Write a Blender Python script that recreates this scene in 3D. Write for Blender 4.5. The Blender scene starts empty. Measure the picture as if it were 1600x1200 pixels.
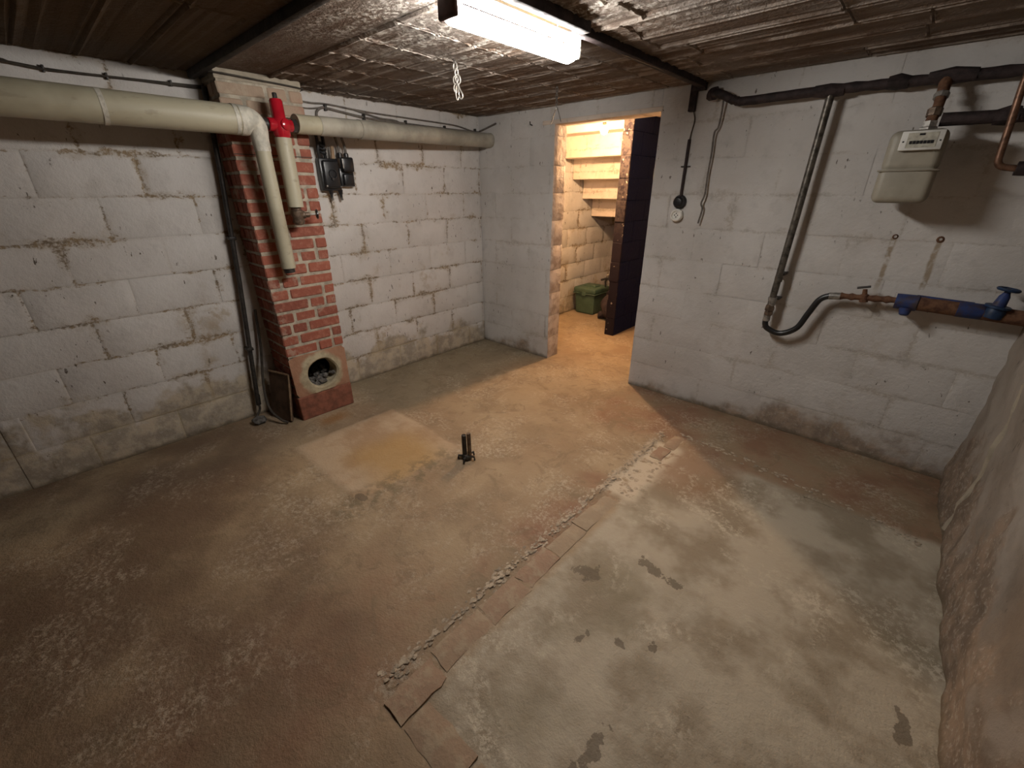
import bpy, bmesh, math, random
from mathutils import Vector, Matrix, noise as mnoise
random.seed(7)
S = bpy.context.scene
C = S.collection
R = math.radians

# ------------------------------------------------------------------ camera, world, exposure
CAM_POS = (3.15675, -3.01224, 1.47214); PITCH = -0.431535; ROLL = -0.0024059; YAW = -0.742687; FPX = 662.69
fw = Vector((math.sin(YAW)*math.cos(PITCH), math.cos(YAW)*math.cos(PITCH), math.sin(PITCH)))
rt = Vector((math.cos(YAW), -math.sin(YAW), 0)); up = rt.cross(fw)
rt, up = rt*math.cos(ROLL)+up*math.sin(ROLL), -rt*math.sin(ROLL)+up*math.cos(ROLL)
cam = bpy.data.objects.new('camera', bpy.data.cameras.new('camera')); C.objects.link(cam)
M = Matrix((rt, up, -fw)).transposed().to_4x4(); M.translation = Vector(CAM_POS); cam.matrix_world = M
cam.data.sensor_width = 36; cam.data.lens = 36*FPX/1600; cam.data.clip_start = 0.02
S.camera = cam
W = bpy.data.worlds.new('world'); S.world = W; W.use_nodes = True
W.node_tree.nodes['Background'].inputs[0].default_value = (0.02, 0.02, 0.02, 1)
W.node_tree.nodes['Background'].inputs[1].default_value = 0.1
TUBE_POWER = 135.0      # emission strength of the tube diffuser
BULB_POWER = 3000.0     # emission strength of the bare bulb
S.view_settings.view_transform = 'Standard'; S.view_settings.look = 'None'
S.view_settings.gamma = 1.0; S.view_settings.use_curve_mapping = False
S.view_settings.exposure = -0.25

H = 2.05; WX = 3.65; YN = -5.6; YF = 2.7; DX0, DX1, DZ = 0.845, 1.70, 1.92; TH = 0.165
BW, BH = 0.413, 0.205      # wall block module

# ------------------------------------------------------------------ node helpers
class G:
    def __init__(s, name, rough=0.8, metal=0.0, spec=0.3):
        s.m = bpy.data.materials.new(name); s.m.use_nodes = True; s.t = s.m.node_tree
        s.b = s.t.nodes['Principled BSDF']; s.b.inputs['Roughness'].default_value = rough
        s.b.inputs['Metallic'].default_value = metal; s.b.inputs['Specular IOR Level'].default_value = spec
        s._pos = None
    def n(s, t, **k):
        x = s.t.nodes.new(t)
        for a, v in k.items(): setattr(x, a, v)
        return x
    def put(s, sock, v):
        if isinstance(v, bpy.types.NodeSocket): s.t.links.new(v, sock)
        elif isinstance(v, tuple) and len(v) == 3 and sock.type == 'RGBA': sock.default_value = (*v, 1)
        else: sock.default_value = v
    @property
    def pos(s):
        if not s._pos: s._pos = s.n('ShaderNodeNewGeometry').outputs['Position']
        return s._pos
    def xyz(s):
        q = s.n('ShaderNodeSeparateXYZ'); s.put(q.inputs[0], s.pos); return q.outputs
    def vec(s, x, y, z=0.0):
        q = s.n('ShaderNodeCombineXYZ')
        for i, v in enumerate((x, y, z)): s.put(q.inputs[i], v)
        return q.outputs[0]
    def ma(s, op, a, b=0.0, c=None, clamp=False):
        q = s.n('ShaderNodeMath', operation=op, use_clamp=clamp); s.put(q.inputs[0], a); s.put(q.inputs[1], b)
        if c is not None: s.put(q.inputs[2], c)
        return q.outputs[0]
    def noise(s, sc, det=4, ro=0.55, vec=None, dist=0.0):
        q = s.n('ShaderNodeTexNoise'); s.put(q.inputs['Vector'], vec if vec is not None else s.pos)
        q.inputs['Scale'].default_value = sc; q.inputs['Detail'].default_value = det
        q.inputs['Roughness'].default_value = ro; q.inputs['Distortion'].default_value = dist
        return q.outputs['Fac']
    def vor(s, sc, vec=None):
        q = s.n('ShaderNodeTexVoronoi'); s.put(q.inputs['Vector'], vec if vec is not None else s.pos)
        q.inputs['Scale'].default_value = sc; return q.outputs['Distance']
    def st(s, v, a, b):           # smoothstep a..b (a>b inverts)
        q = s.n('ShaderNodeMapRange', interpolation_type='SMOOTHSTEP'); s.put(q.inputs[0], v)
        if a < b: lo, hi, t0, t1 = a, b, 0, 1
        else: lo, hi, t0, t1 = b, a, 1, 0
        for i, x in enumerate((lo, hi, t0, t1)): q.inputs[i+1].default_value = x
        return q.outputs[0]
    def mix(s, f, a, b, mode='MIX'):
        q = s.n('ShaderNodeMix', data_type='RGBA', blend_type=mode); s.put(q.inputs[0], f)
        s.put(q.inputs[6], a); s.put(q.inputs[7], b); return q.outputs[2]
    def mul(s, *a):
        r = a[0]
        for b in a[1:]: r = s.ma('MULTIPLY', r, b)
        return r
    def add(s, a, b): return s.ma('ADD', a, b, clamp=True)
    def box(s, x, y, x0, x1, y0, y1, soft=0.04):
        return s.mul(s.st(x, x0-soft, x0+soft), s.st(x, x1+soft, x1-soft), s.st(y, y0-soft, y0+soft), s.st(y, y1+soft, y1-soft))
    def scale(s, sx, sy, sz):
        q = s.n('ShaderNodeVectorMath', operation='MULTIPLY'); s.put(q.inputs[0], s.pos); q.inputs[1].default_value = (sx, sy, sz)
        return q.outputs[0]
    def warp(s, amt, sc):
        q = s.n('ShaderNodeTexNoise'); s.put(q.inputs['Vector'], s.pos); q.inputs['Scale'].default_value = sc; q.inputs['Detail'].default_value = 4
        v = s.n('ShaderNodeVectorMath', operation='MULTIPLY_ADD'); s.put(v.inputs[0], q.outputs['Color']); v.inputs[1].default_value = (amt,)*3
        w = s.n('ShaderNodeVectorMath', operation='ADD'); s.put(w.inputs[0], s.pos); w.inputs[1].default_value = (-amt/2,)*3
        s.put(v.inputs[2], w.outputs[0])
        q2 = s.n('ShaderNodeSeparateXYZ'); s.put(q2.inputs[0], v.outputs[0]); return q2.outputs
    def out(s, col, bump=None, dist=0.004, strength=1.0, rough=None):
        s.put(s.b.inputs['Base Color'], col)
        if rough is not None: s.put(s.b.inputs['Roughness'], rough)
        if bump is not None:
            q = s.n('ShaderNodeBump'); q.inputs['Strength'].default_value = strength; q.inputs['Distance'].default_value = dist
            s.put(q.inputs['Height'], bump); s.put(s.b.inputs['Normal'], q.outputs[0])
        return s.m

def plain(name, col, rough=0.6, metal=0.0, var=0.25, sc=30, bump=0.0, col2=None, spec=0.4):
    g = G(name, rough, metal, spec); n = g.noise(sc, 5, 0.6)
    c2 = col2 or tuple(c*(1-var*1.6) for c in col)
    c = g.mix(g.st(n, 0.38, 0.66), col, c2)
    return g.out(c, n if bump else None, bump or 0.001)

def wall_material(name, axis, uoff, white, grey, joint, damp, pock, dampcol=(0.27, 0.225, 0.165), near=False, stains=False):
    g = G(name, 0.85, 0, 0.2); x, y, z = g.xyz()
    u = y if axis == 'y' else x
    wx, wy, wz = g.warp(0.05, 7); wu = wy if axis == 'y' else wx
    br = g.n('ShaderNodeTexBrick'); br.offset = 0.5; br.offset_frequency = 2
    g.put(br.inputs['Vector'], g.vec(g.ma('ADD', wu, uoff), wz)); br.inputs['Scale'].default_value = 1
    br.inputs['Mortar Size'].default_value = 0.016; br.inputs['Mortar Smooth'].default_value = 1.0
    br.inputs['Brick Width'].default_value = BW; br.inputs['Row Height'].default_value = BH
    jf = br.outputs['Fac']
    ex, ey, ez = g.warp(0.10, 16); eu = ey if axis == 'y' else ex
    b2 = g.n('ShaderNodeTexBrick'); b2.offset = 0.5; b2.offset_frequency = 2
    g.put(b2.inputs['Vector'], g.vec(g.ma('ADD', eu, uoff), ez)); b2.inputs['Scale'].default_value = 1
    b2.inputs['Mortar Size'].default_value = 0.045; b2.inputs['Mortar Smooth'].default_value = 1.0
    b2.inputs['Brick Width'].default_value = BW; b2.inputs['Row Height'].default_value = BH
    jw = b2.outputs['Fac']
    n1 = g.noise(1.6, 5); n2 = g.noise(9, 4, 0.65); n3 = g.noise(45, 4, 0.7)
    col = g.mix(g.st(n1, 0.35, 0.68), white, grey)
    col = g.mix(g.mul(g.st(n2, 0.5, 0.75), 0.35), col, tuple(c*0.72 for c in grey))
    # dirt in the joints
    rag = g.noise(1.0, 4, 0.78, g.scale(16, 16, 30)); pch = g.noise(2.6, 4, 0.6)
    je = g.ma('ADD', g.ma('ADD', g.ma('MULTIPLY', jw, 0.35), g.ma('MULTIPLY', jf, 0.35)), g.ma('ADD', g.ma('MULTIPLY', g.ma('SUBTRACT', rag, 0.5), 2.2), g.ma('MULTIPLY', g.ma('SUBTRACT', pch, 0.5), 2.6)))
    jm = g.mul(g.st(je, 0.52, 0.80), g.st(jw, 0.0, 0.25), g.st(g.noise(60, 4, 0.7), 0.36, 0.56), min(1, joint)*0.9)
    sm = g.mul(g.st(jw, 0.1, 0.8), g.st(pch, 0.46, 0.66), 0.35*joint)
    col = g.mix(sm, col, (0.33, 0.26, 0.17))
    col = g.mix(jm, col, g.mix(g.st(n2, 0.42, 0.6), (0.24, 0.165, 0.085), (0.15, 0.11, 0.07)))
    col = g.mix(g.mul(g.st(jf, 0.1, 0.9), 0.10*joint), col, (0.36, 0.3, 0.22))
    # ochre water marks
    och = g.mul(g.st(g.noise(2.7, 4, 0.6, g.scale(1, 1, 0.8)), 0.55, 0.68), g.st(n2, 0.46, 0.58), g.st(z, 1.7, 0.6), 0.6*joint)
    col = g.mix(och, col, (0.34, 0.25, 0.145))
    # pocks and scratches where the paint is gone
    sv = g.scale(40, 40, 16)
    pk = g.mul(g.st(g.noise(1.0, 3, 0.6, sv), 0.655, 0.69), g.st(g.noise(3.2, 3), 0.45, 0.58), pock)
    col = g.mix(pk, col, (0.11, 0.09, 0.07))
    # rising damp: paint lost at the foot of the wall
    dz = g.ma('ADD', z, g.ma('MULTIPLY', g.ma('SUBTRACT', g.noise(3.0, 4, 0.65), 0.5), -0.55 if stains else -1.1))
    if stains: dz = g.ma('SUBTRACT', dz, g.mul(g.st(x, 1.9, 3.1), 0.12))
    if near: dz = g.ma('SUBTRACT', dz, g.mul(g.st(y, -1.9, -2.7), 0.12))
    dm = g.st(dz, damp, damp-0.14)
    dc = g.mix(g.st(n2, 0.4, 0.62), dampcol, tuple(c*1.75 for c in dampcol))
    dc = g.mix(g.mul(g.st(n3, 0.52, 0.66), 0.6), dc, (0.42, 0.38, 0.32))
    dc = g.mix(g.mul(g.st(jf, 0.35, 0.8), 0.6*min(1, joint*2)), dc, (0.38, 0.31, 0.2))
    col = g.mix(g.mul(dm, 0.85), col, dc)
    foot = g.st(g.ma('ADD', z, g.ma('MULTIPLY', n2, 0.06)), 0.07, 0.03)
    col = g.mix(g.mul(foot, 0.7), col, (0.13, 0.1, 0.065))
    if stains:   # rust runs below the two old plug holes, faint grey patch beside the hose
        for cx, lean, z0 in ((3.058, 0.0, 1.243), (3.228, -0.03, 1.243)):
            dxx = g.ma('ABSOLUTE', g.ma('SUBTRACT', wx, cx)); zz = wz
            run = g.mul(g.st(dxx, 0.016, 0.006), g.st(zz, z0+0.005, z0-0.01), g.st(zz, z0-0.3, z0-0.2), g.st(g.noise(14, 3), 0.36, 0.5))
            col = g.mix(g.mul(run, 0.75), col, (0.25, 0.18, 0.1))
        pl = g.mul(g.box(wx, wz, 2.72, 2.86, 0.75, 0.95, 0.05), 0.25)
        col = g.mix(pl, col, grey)
    bh = g.ma('ADD', g.ma('MULTIPLY', n2, 0.6), g.ma('MULTIPLY', n3, 0.4))
    return g.out(col, bh, 0.009, 0.9)

M_left = wall_material('left wall paint', 'y', 0.43, (0.60, 0.575, 0.55), (0.50, 0.472, 0.445), 1.0, 0.29, 1.0, near=True)
M_back = wall_material('back wall paint', 'x', 0.02, (0.57, 0.55, 0.527), (0.475, 0.452, 0.428), 0.28, 0.10, 0.9, (0.2, 0.145, 0.1), stains=True)
M_right = wall_material('right wall render', 'y', 0.2, (0.29, 0.25, 0.21), (0.165, 0.13, 0.10), 0.0, 0.4, 1.0, (0.145, 0.105, 0.075))
M_pass = wall_material('passage paint', 'x', 0.1, (0.70, 0.60, 0.51), (0.58, 0.48, 0.39), 0.5, 0.16, 0.6)
g = G('jamb block', 0.9, 0, 0.2); n = g.noise(12, 4, 0.65)
M_jamb = g.out(g.mix(g.st(n, 0.4, 0.62), (0.52, 0.46, 0.41), (0.36, 0.30, 0.25)), n, 0.012)

# floor
g = G('floor concrete', 0.72, 0, 0.35); x, y, z = g.xyz(); wx, wy, wz = g.warp(0.16, 3.2); vx, vy, vz = g.warp(0.05, 12)
a = g.noise(1.1, 4, 0.6); b = g.noise(3.4, 4, 0.62); c = g.noise(14, 4, 0.68); d = g.noise(70, 4, 0.7)
col = g.mix(g.st(a, 0.38, 0.62), (0.25, 0.175, 0.108), (0.325, 0.245, 0.155))
col = g.mix(g.mul(g.st(b, 0.46, 0.66), 0.6), col, (0.2, 0.145, 0.09))
col = g.mix(g.mul(g.box(wx, wy, -0.5, 0.75, -1.6, 0.4, 0.12), 0.65), col, (0.21, 0.18, 0.12))  # painted shade: greyer corner where the jamb cuts off the warm bulb
red = g.add(g.box(wx, wy, 1.75, 3.9, -0.66, 0.3, 0.09), g.add(g.mul(g.box(wx, wy, 1.75, 2.33, -4.2, -2.3, 0.2), 0.7), g.box(wx, wy, 2.12, 2.34, -2.4, -1.2, 0.07)))
col = g.mix(g.mul(red, g.st(b, 0.66, 0.36), 0.8), col, (0.20, 0.10, 0.06))
pit = g.box(vx, vy, 2.40, 3.9, -2.62, -0.64, 0.03)
pcol = g.mix(g.st(b, 0.4, 0.62), (0.40, 0.35, 0.27), (0.25, 0.205, 0.145))
pcol = g.mix(g.mul(g.box(wx, wy, 2.3, 2.75, -1.05, -0.5, 0.12), 0.7), pcol, (0.235, 0.13, 0.07))
pcol = g.mix(g.mul(g.st(g.noise(2.1, 4), 0.52, 0.7), 0.55), pcol, (0.2, 0.17, 0.11))
lf = g.mul(g.box(wx, wy, -1.0, 2.1, -7.0, -2.35, 0.3), g.st(a, 0.66, 0.4))  # left foreground's brown deepened, painting in the light falloff
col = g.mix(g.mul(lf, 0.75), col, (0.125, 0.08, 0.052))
col = g.mix(g.mul(g.st(g.noise(6, 4, 0.7, None, 1.5), 0.52, 0.64), 0.45), col, (0.16, 0.115, 0.07))
col = g.mix(pit, col, pcol)
eff = g.mul(g.st(g.noise(42, 4, 0.85), 0.46, 0.60), g.st(g.noise(2.6, 4, 0.75, None, 0.6), 0.46, 0.66), g.add(0.5, g.mul(pit, 0.4)))
col = g.mix(eff, col, (0.5, 0.44, 0.345))
pat = g.box(vx, vy, 0.64, 1.40, -2.28, -1.58, 0.02)
pc = g.mix(g.st(b, 0.42, 0.6), (0.42, 0.325, 0.225), (0.33, 0.23, 0.145))
pc = g.mix(g.mul(g.box(wx, wy, 0.98, 1.42, -2.12, -1.68, 0.12), 0.85), pc, (0.36, 0.225, 0.085))
col = g.mix(g.mul(pat, 0.85), col, pc)
ring = g.mul(g.box(vx, vy, 1.32, 1.50, -2.4, -1.65, 0.05), g.st(c, 0.42, 0.6))
col = g.mix(g.mul(ring, 0.6), col, (0.12, 0.095, 0.055))
rust = g.box(wx, wy, 0.38, 0.50, -2.02, -1.82, 0.06)
col = g.mix(g.mul(rust, 0.75), col, (0.26, 0.12, 0.035))
wm = g.box(vx, vy, 2.26, 2.44, -1.32, -0.66, 0.04)
col = g.mix(g.mul(wm, g.st(c, 0.34, 0.5)), col, (0.5, 0.43, 0.33))
dk = None
for sx, sy, rx, ry in ((2.517, -1.847, 0.05, 0.05), (3.528, -1.673, 0.02, 0.06), (2.74, -1.643, 0.09, 0.035), (1.373, -2.258, 0.03, 0.03),
                       (2.872, -2.381, 0.03, 0.09), (2.76, -2.02, 0.025, 0.02), (2.86, -1.96, 0.02, 0.025), (2.65, -2.10, 0.02, 0.03), (3.08, -2.38, 0.02, 0.05)):
    e = g.ma('ADD', g.ma('POWER', g.ma('DIVIDE', g.ma('SUBTRACT', vx, sx), rx), 2.0), g.ma('POWER', g.ma('DIVIDE', g.ma('SUBTRACT', vy, sy), ry), 2.0))
    e = g.st(g.ma('ADD', e, g.ma('MULTIPLY', g.ma('SUBTRACT', c, 0.5), 9.0)), 0.9, 0.5); dk = e if dk is None else g.add(dk, e)
col = g.mix(g.mul(dk, 0.7), col, (0.10, 0.075, 0.05))
col = g.mix(g.mul(g.st(d, 0.64, 0.7), g.st(b, 0.5, 0.6), 0.5), col, (0.1, 0.075, 0.05))
col = g.mix(g.mul(g.st(d, 0.36, 0.3), g.st(c, 0.5, 0.6), 0.6), col, (0.46, 0.41, 0.33))
bh = g.ma('ADD', g.ma('MULTIPLY', c, 0.6), g.ma('MULTIPLY', d, 0.35))
M_floor = g.out(col, bh, 0.010, 1.0, rough=g.ma('MULTIPLY_ADD', c, 0.35, 0.5))

# ceiling
g = G('ceiling plaster', 0.9, 0, 0.15); x, y, z = g.xyz()
sv = g.scale(0.35, 1.6, 1); a = g.noise(6, 4, 0.65, sv); b = g.noise(38, 4, 0.7); c = g.noise(2.0, 4)
col = g.mix(g.st(a, 0.38, 0.64), (0.115, 0.074, 0.05), (0.165, 0.125, 0.098))
col = g.mix(g.mul(g.st(c, 0.42, 0.64), 0.7), col, (0.19, 0.165, 0.145))
wh = g.mul(g.st(b, 0.5, 0.64), g.st(g.noise(7, 4, 0.6), 0.46, 0.62))
col = g.mix(g.mul(wh, 0.4, g.st(x, 3.0, 2.2)), col, (0.36, 0.33, 0.30))
wash_glow = g.mul(g.box(x, y, 1.1, 2.8, -2.12, -1.15, 0.3), g.st(b, 0.44, 0.60), g.st(g.noise(9, 4, 0.7, sv), 0.42, 0.58))  # whitewash flakes boosted round the tube to paint in its glow
col = g.mix(g.mul(wash_glow, 0.85), col, (0.6, 0.56, 0.5))
bay_shade = g.st(y, -2.12, -2.18)  # shade beyond the beam, painted in as darker brown
col = g.mix(g.mul(bay_shade, 0.85), col, (0.085, 0.055, 0.03))
rid = g.mul(g.mix(bay_shade, (1, 1, 1), (0.15, 0.15, 0.15)), g.st(g.ma('ADD', z, g.ma('MULTIPLY', g.ma('SUBTRACT', b, 0.5), 0.006)), 2.0435, 2.0405), g.st(g.noise(10, 4), 0.42, 0.56))
col = g.mix(g.mul(rid, 0.45), col, (0.42, 0.37, 0.32))
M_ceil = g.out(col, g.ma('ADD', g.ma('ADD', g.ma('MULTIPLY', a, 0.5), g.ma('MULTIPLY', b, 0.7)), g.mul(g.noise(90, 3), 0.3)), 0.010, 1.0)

# chimney
g = G('red brick', 0.85, 0, 0.2); oi = g.n('ShaderNodeObjectInfo').outputs['Random']; n = g.noise(25, 4, 0.65); n2 = g.noise(7, 4)
col = g.mix(oi, (0.30, 0.10, 0.065), (0.20, 0.066, 0.046)); col = g.mix(g.mul(g.st(n, 0.45, 0.7), 0.5), col, (0.42, 0.19, 0.13))
col = g.mix(g.mul(g.st(n2, 0.54, 0.7), g.st(n, 0.42, 0.56), 0.6), col, (0.4, 0.33, 0.26))
x, y, z = g.xyz(); pm = g.st(g.ma('ADD', z, g.ma('MULTIPLY', n2, 0.5)), 1.95, 2.15)
col = g.mix(g.mul(pm, 0.75), col, (0.36, 0.3, 0.22))
M_brick = g.out(col, n, 0.006)
M_mortar = plain('mortar', (0.42, 0.37, 0.29), 0.95, 0, 0.25, 20, 0.008)
M_plaster = plain('old plaster', (0.34, 0.295, 0.225), 0.9, 0, 0.15, 16, 0.006)
g = G('collar cement', 0.9, 0, 0.2); x, y, z = g.xyz(); n = g.noise(16, 4, 0.65); wx, wy, wz = g.warp(0.06, 14)
rd = g.ma('SQRT', g.ma('ADD', g.ma('POWER', g.ma('SUBTRACT', wy, -1.895), 2.0), g.ma('POWER', g.ma('SUBTRACT', wz, 0.30), 2.0)))
col = g.mix(g.st(n, 0.4, 0.64), (0.44, 0.38, 0.26), (0.32, 0.27, 0.18)); col = g.mix(g.mul(g.st(rd, 0.135, 0.165), 0.8), col, (0.31, 0.14, 0.085))
M_collar = g.out(col, n, 0.01)
M_base = plain('red base block', (0.24, 0.09, 0.055), 0.85, 0, 0.25, 18, 0.006)
M_soot = plain('soot', (0.006, 0.006, 0.007), 0.9)
M_rubble = plain('rubble', (0.15, 0.138, 0.125), 0.95, 0, 0.4, 40, 0.01)
g = G('kerb brick', 0.9, 0, 0.2); oi = g.n('ShaderNodeObjectInfo').outputs['Random']; n = g.noise(16, 4, 0.65)
col = g.mix(oi, (0.30, 0.2, 0.14), (0.32, 0.25, 0.175)); col = g.mix(g.mul(g.st(n, 0.46, 0.64), 0.8), col, (0.36, 0.29, 0.205)); 
M_kerb = g.out(col, n, 0.008)
M_crumb = plain('crumbled mortar', (0.44, 0.365, 0.275), 0.95, 0, 0.3, 30, 0.01)
# metals, plastics
g = G('cream pipe paint', 0.5, 0, 0.45); n = g.noise(3, 4, 0.6); n2 = g.noise(28, 4, 0.6, g.scale(1, 0.3, 1))
col = g.mix(g.st(n, 0.4, 0.7), (0.40, 0.365, 0.265), (0.30, 0.265, 0.185)); col = g.mix(g.mul(g.st(n2, 0.6, 0.7), 0.5), col, (0.22, 0.19, 0.13))
M_cream = g.out(col, n2, 0.001)
M_greypipe = plain('grey pipe', (0.37, 0.342, 0.28), 0.45, 0, 0.2, 6, 0.001)
M_wrap = plain('torn pipe wrap', (0.55, 0.52, 0.44), 0.55, 0, 0.2, 24, 0.006)
M_red = plain('red enamel', (0.36, 0.008, 0.018), 0.18, 0, 0.1, 20, spec=0.7)
M_dark = plain('dark iron', (0.045, 0.04, 0.036), 0.5, 0.3, 0.3, 30, 0.002)
M_bak = plain('black bakelite', (0.014, 0.014, 0.016), 0.32, 0, 0.2, 20, spec=0.5)
M_cable = plain('grey cable sheath', (0.16, 0.14, 0.12), 0.6)
M_wire = plain('thin dark wire', (0.05, 0.04, 0.03), 0.7)
M_brass = plain('old brass', (0.17, 0.12, 0.085), 0.5, 0.5, 0.35, 40, 0.003)
M_wood = plain('wood peg', (0.3, 0.2, 0.12), 0.7)
M_beam = plain('dark beam', (0.035, 0.028, 0.022), 0.8, 0, 0.3, 20, 0.006)
M_bitumen = plain('bitumen wrap', (0.035, 0.022, 0.021), 0.75, 0, 0.4, 26, 0.006)
M_steel = plain('dull steel pipe', (0.14, 0.125, 0.105), 0.42, 0.6, 0.4, 30, 0.002)
M_rust = plain('rusty iron', (0.15, 0.075, 0.04), 0.85, 0.1, 0.45, 40, 0.004, (0.08, 0.035, 0.02))
M_zinc = plain('galvanised fitting', (0.36, 0.34, 0.31), 0.4, 0.6, 0.3, 40)
M_rubber = plain('black rubber', (0.012, 0.012, 0.013), 0.35, 0, 0.1, 20, spec=0.5)
M_blue = plain('blue paint', (0.018, 0.04, 0.145), 0.6, 0, 0.25, 24, 0.003, (0.05, 0.035, 0.04))
M_teal = plain('dark blue valve', (0.012, 0.035, 0.09), 0.5)
M_meter = plain('meter shell', (0.29, 0.265, 0.21), 0.5, 0, 0.12, 8)
M_index = plain('meter index', (0.55, 0.54, 0.5), 0.5, 0, 0.1, 20)
M_copper = plain('dull copper', (0.2, 0.11, 0.07), 0.45, 0.6, 0.35, 30)
M_white = plain('white enamel', (0.7, 0.68, 0.63), 0.5, 0, 0.08, 10)
M_yel = plain('yellowed cable', (0.6, 0.45, 0.2), 0.6)
M_cap = plain('brown end cap', (0.10, 0.05, 0.045), 0.5)
M_board = plain('brown board', (0.11, 0.065, 0.04), 0.65, 0, 0.3, 14)
M_green = plain('green plastic', (0.06, 0.10, 0.065), 0.5, 0, 0.12, 10)
M_label = plain('pale label', (0.55, 0.52, 0.4), 0.6)
M_sack = plain('dark cloth', (0.045, 0.03, 0.032), 0.9, 0, 0.3, 12, 0.004)
M_chain = plain('pale chain steel', (0.5, 0.47, 0.42), 0.35, 0.6, 0.25, 60)
M_chaind = plain('tarnished chain steel', (0.12, 0.105, 0.09), 0.5, 0.5, 0.25, 60)
M_socket = plain('ivory socket', (0.78, 0.76, 0.7), 0.45, 0, 0.1, 30)
g = G('navy partition paint', 0.6, 0, 0.08); x, y, z = g.xyz(); n = g.noise(30, 4, 0.6)
endf = g.st(y, 1.03, 1.015); ch = g.mul(g.st(g.noise(26, 3, 0.6), 0.63, 0.67), g.st(g.noise(5, 3), 0.48, 0.56))
col = g.mix(endf, (0.003, 0.007, 0.036), (0.017, 0.012, 0.016)); 
up_ = g.mul(endf, g.st(z, 0.9, 1.5), g.st(n, 0.65, 0.4)); col = g.mix(up_, col, (0.055, 0.042, 0.038))
col = g.mix(g.mul(ch, g.add(g.mul(endf, 0.55), 0.04)), col, (0.5, 0.42, 0.33))
M_navy = g.out(col, n, 0.004)
def emit(name, col, s):
    g = G(name, 0.5); g.b.inputs['Base Color'].default_value = (0.8, 0.8, 0.8, 1)
    g.b.inputs['Emission Color'].default_value = (*col, 1); g.b.inputs['Emission Strength'].default_value = s; return g.m
M_tube = emit('lit diffuser', (1.0, 0.955, 0.90), TUBE_POWER)
M_bulb = emit('lit bulb', (1.0, 0.62, 0.32), BULB_POWER)

# ------------------------------------------------------------------ mesh helpers
def frame(d):
    d = d.normalized(); a = Vector((0, 0, 1)) if abs(d.z) < 0.9 else Vector((1, 0, 0))
    s = d.cross(a).normalized(); return s, d.cross(s).normalized()
class MB:
    def __init__(s): s.v = []; s.f = []
    def add(s, vs, fs):
        o = len(s.v); s.v += [Vector(v) for v in vs]; s.f += [tuple(i+o for i in f) for f in fs]; return s
    def box(s, c, sz, bev=0.0, seg=2, rot=None):
        bm = bmesh.new(); bmesh.ops.create_cube(bm, size=1)
        for v in bm.verts: v.co = Vector((v.co.x*sz[0], v.co.y*sz[1], v.co.z*sz[2]))
        if bev: bmesh.ops.bevel(bm, geom=bm.edges[:], offset=bev, segments=seg, affect='EDGES', profile=0.5)
        bm.verts.index_update(); c = Vector(c)
        vs = [((rot @ v.co) if rot else v.co)+c for v in bm.verts]; fs = [[v.index for v in f.verts] for f in bm.faces]; bm.free()
        return s.add(vs, fs)
    def b2(s, lo, hi, bev=0.0, seg=2):
        return s.box([(a+b)/2 for a, b in zip(lo, hi)], [b-a for a, b in zip(lo, hi)], bev, seg)
    def tube(s, pts, r, seg=12, cap=True, jit=0.0):
        pts = [Vector(p) for p in pts]; n = len(pts); rr = r if isinstance(r, (list, tuple)) else [r]*n
        t = [(pts[min(i+1, n-1)]-pts[max(i-1, 0)]).normalized() for i in range(n)]
        u, w = frame(t[0]); vs = []; fs = []
        for i in range(n):
            u = (u - t[i]*u.dot(t[i])).normalized(); w = t[i].cross(u)
            for k in range(seg):
                a = 2*math.pi*k/seg; q = rr[i]*(1+(random.uniform(-jit, jit) if jit else 0))
                vs.append(pts[i]+(u*math.cos(a)+w*math.sin(a))*q)
        for i in range(n-1):
            for k in range(seg):
                k2 = (k+1) % seg; fs.append((i*seg+k, i*seg+k2, (i+1)*seg+k2, (i+1)*seg+k))
        if cap: fs.append(tuple(range(seg-1, -1, -1))); fs.append(tuple((n-1)*seg+k for k in range(seg)))
        return s.add(vs, fs)
    def lathe(s, p0, d, prof, seg=16, cap=True):
        p0 = Vector(p0); d = Vector(d).normalized(); u, w = frame(d); vs = []; fs = []
        for t, r in prof:
            for k in range(seg):
                a = 2*math.pi*k/seg; vs.append(p0+d*t+(u*math.cos(a)+w*math.sin(a))*max(r, 1e-5))
        n = len(prof)
        for i in range(n-1):
            for k in range(seg):
                k2 = (k+1) % seg; fs.append((i*seg+k, i*seg+k2, (i+1)*seg+k2, (i+1)*seg+k))
        if cap: fs.append(tuple(range(seg-1, -1, -1))); fs.append(tuple((n-1)*seg+k for k in range(seg)))
        return s.add(vs, fs)
    def torus(s, c, d, R_, r, seg=20, sub=8, arc=1.0, sx=1.0):
        c = Vector(c); u, w = frame(Vector(d)); m = seg+1
        pts = [c+u*math.cos(2*math.pi*arc*k/seg)*R_+w*math.sin(2*math.pi*arc*k/seg)*R_*sx for k in range(m)]
        return s.tube(pts, r, sub, arc < 1)
    def build(s, name, mat, parent=None, smooth=True, fn=None):
        if fn: s.v = [fn(v) for v in s.v]
        o = Vector((0, 0, 0))
        if parent is not None:
            p = parent
            while p is not None: o += Vector(p.location); p = p.parent
        me = bpy.data.meshes.new(name); me.from_pydata([v-o for v in s.v], [], s.f); me.update()
        bm = bmesh.new(); bm.from_mesh(me); bmesh.ops.recalc_face_normals(bm, faces=bm.faces[:]); bm.to_mesh(me); bm.free()
        me.materials.append(mat)
        if smooth: me.shade_smooth(); me.set_sharp_from_angle(angle=R(38))
        ob = bpy.data.objects.new(name, me); C.objects.link(ob); ob.parent = parent
        return ob
def tag(o, label, cat, group=None):
    o['label'] = label; o['category'] = cat
    if group: o['group'] = group
    return o
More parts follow.
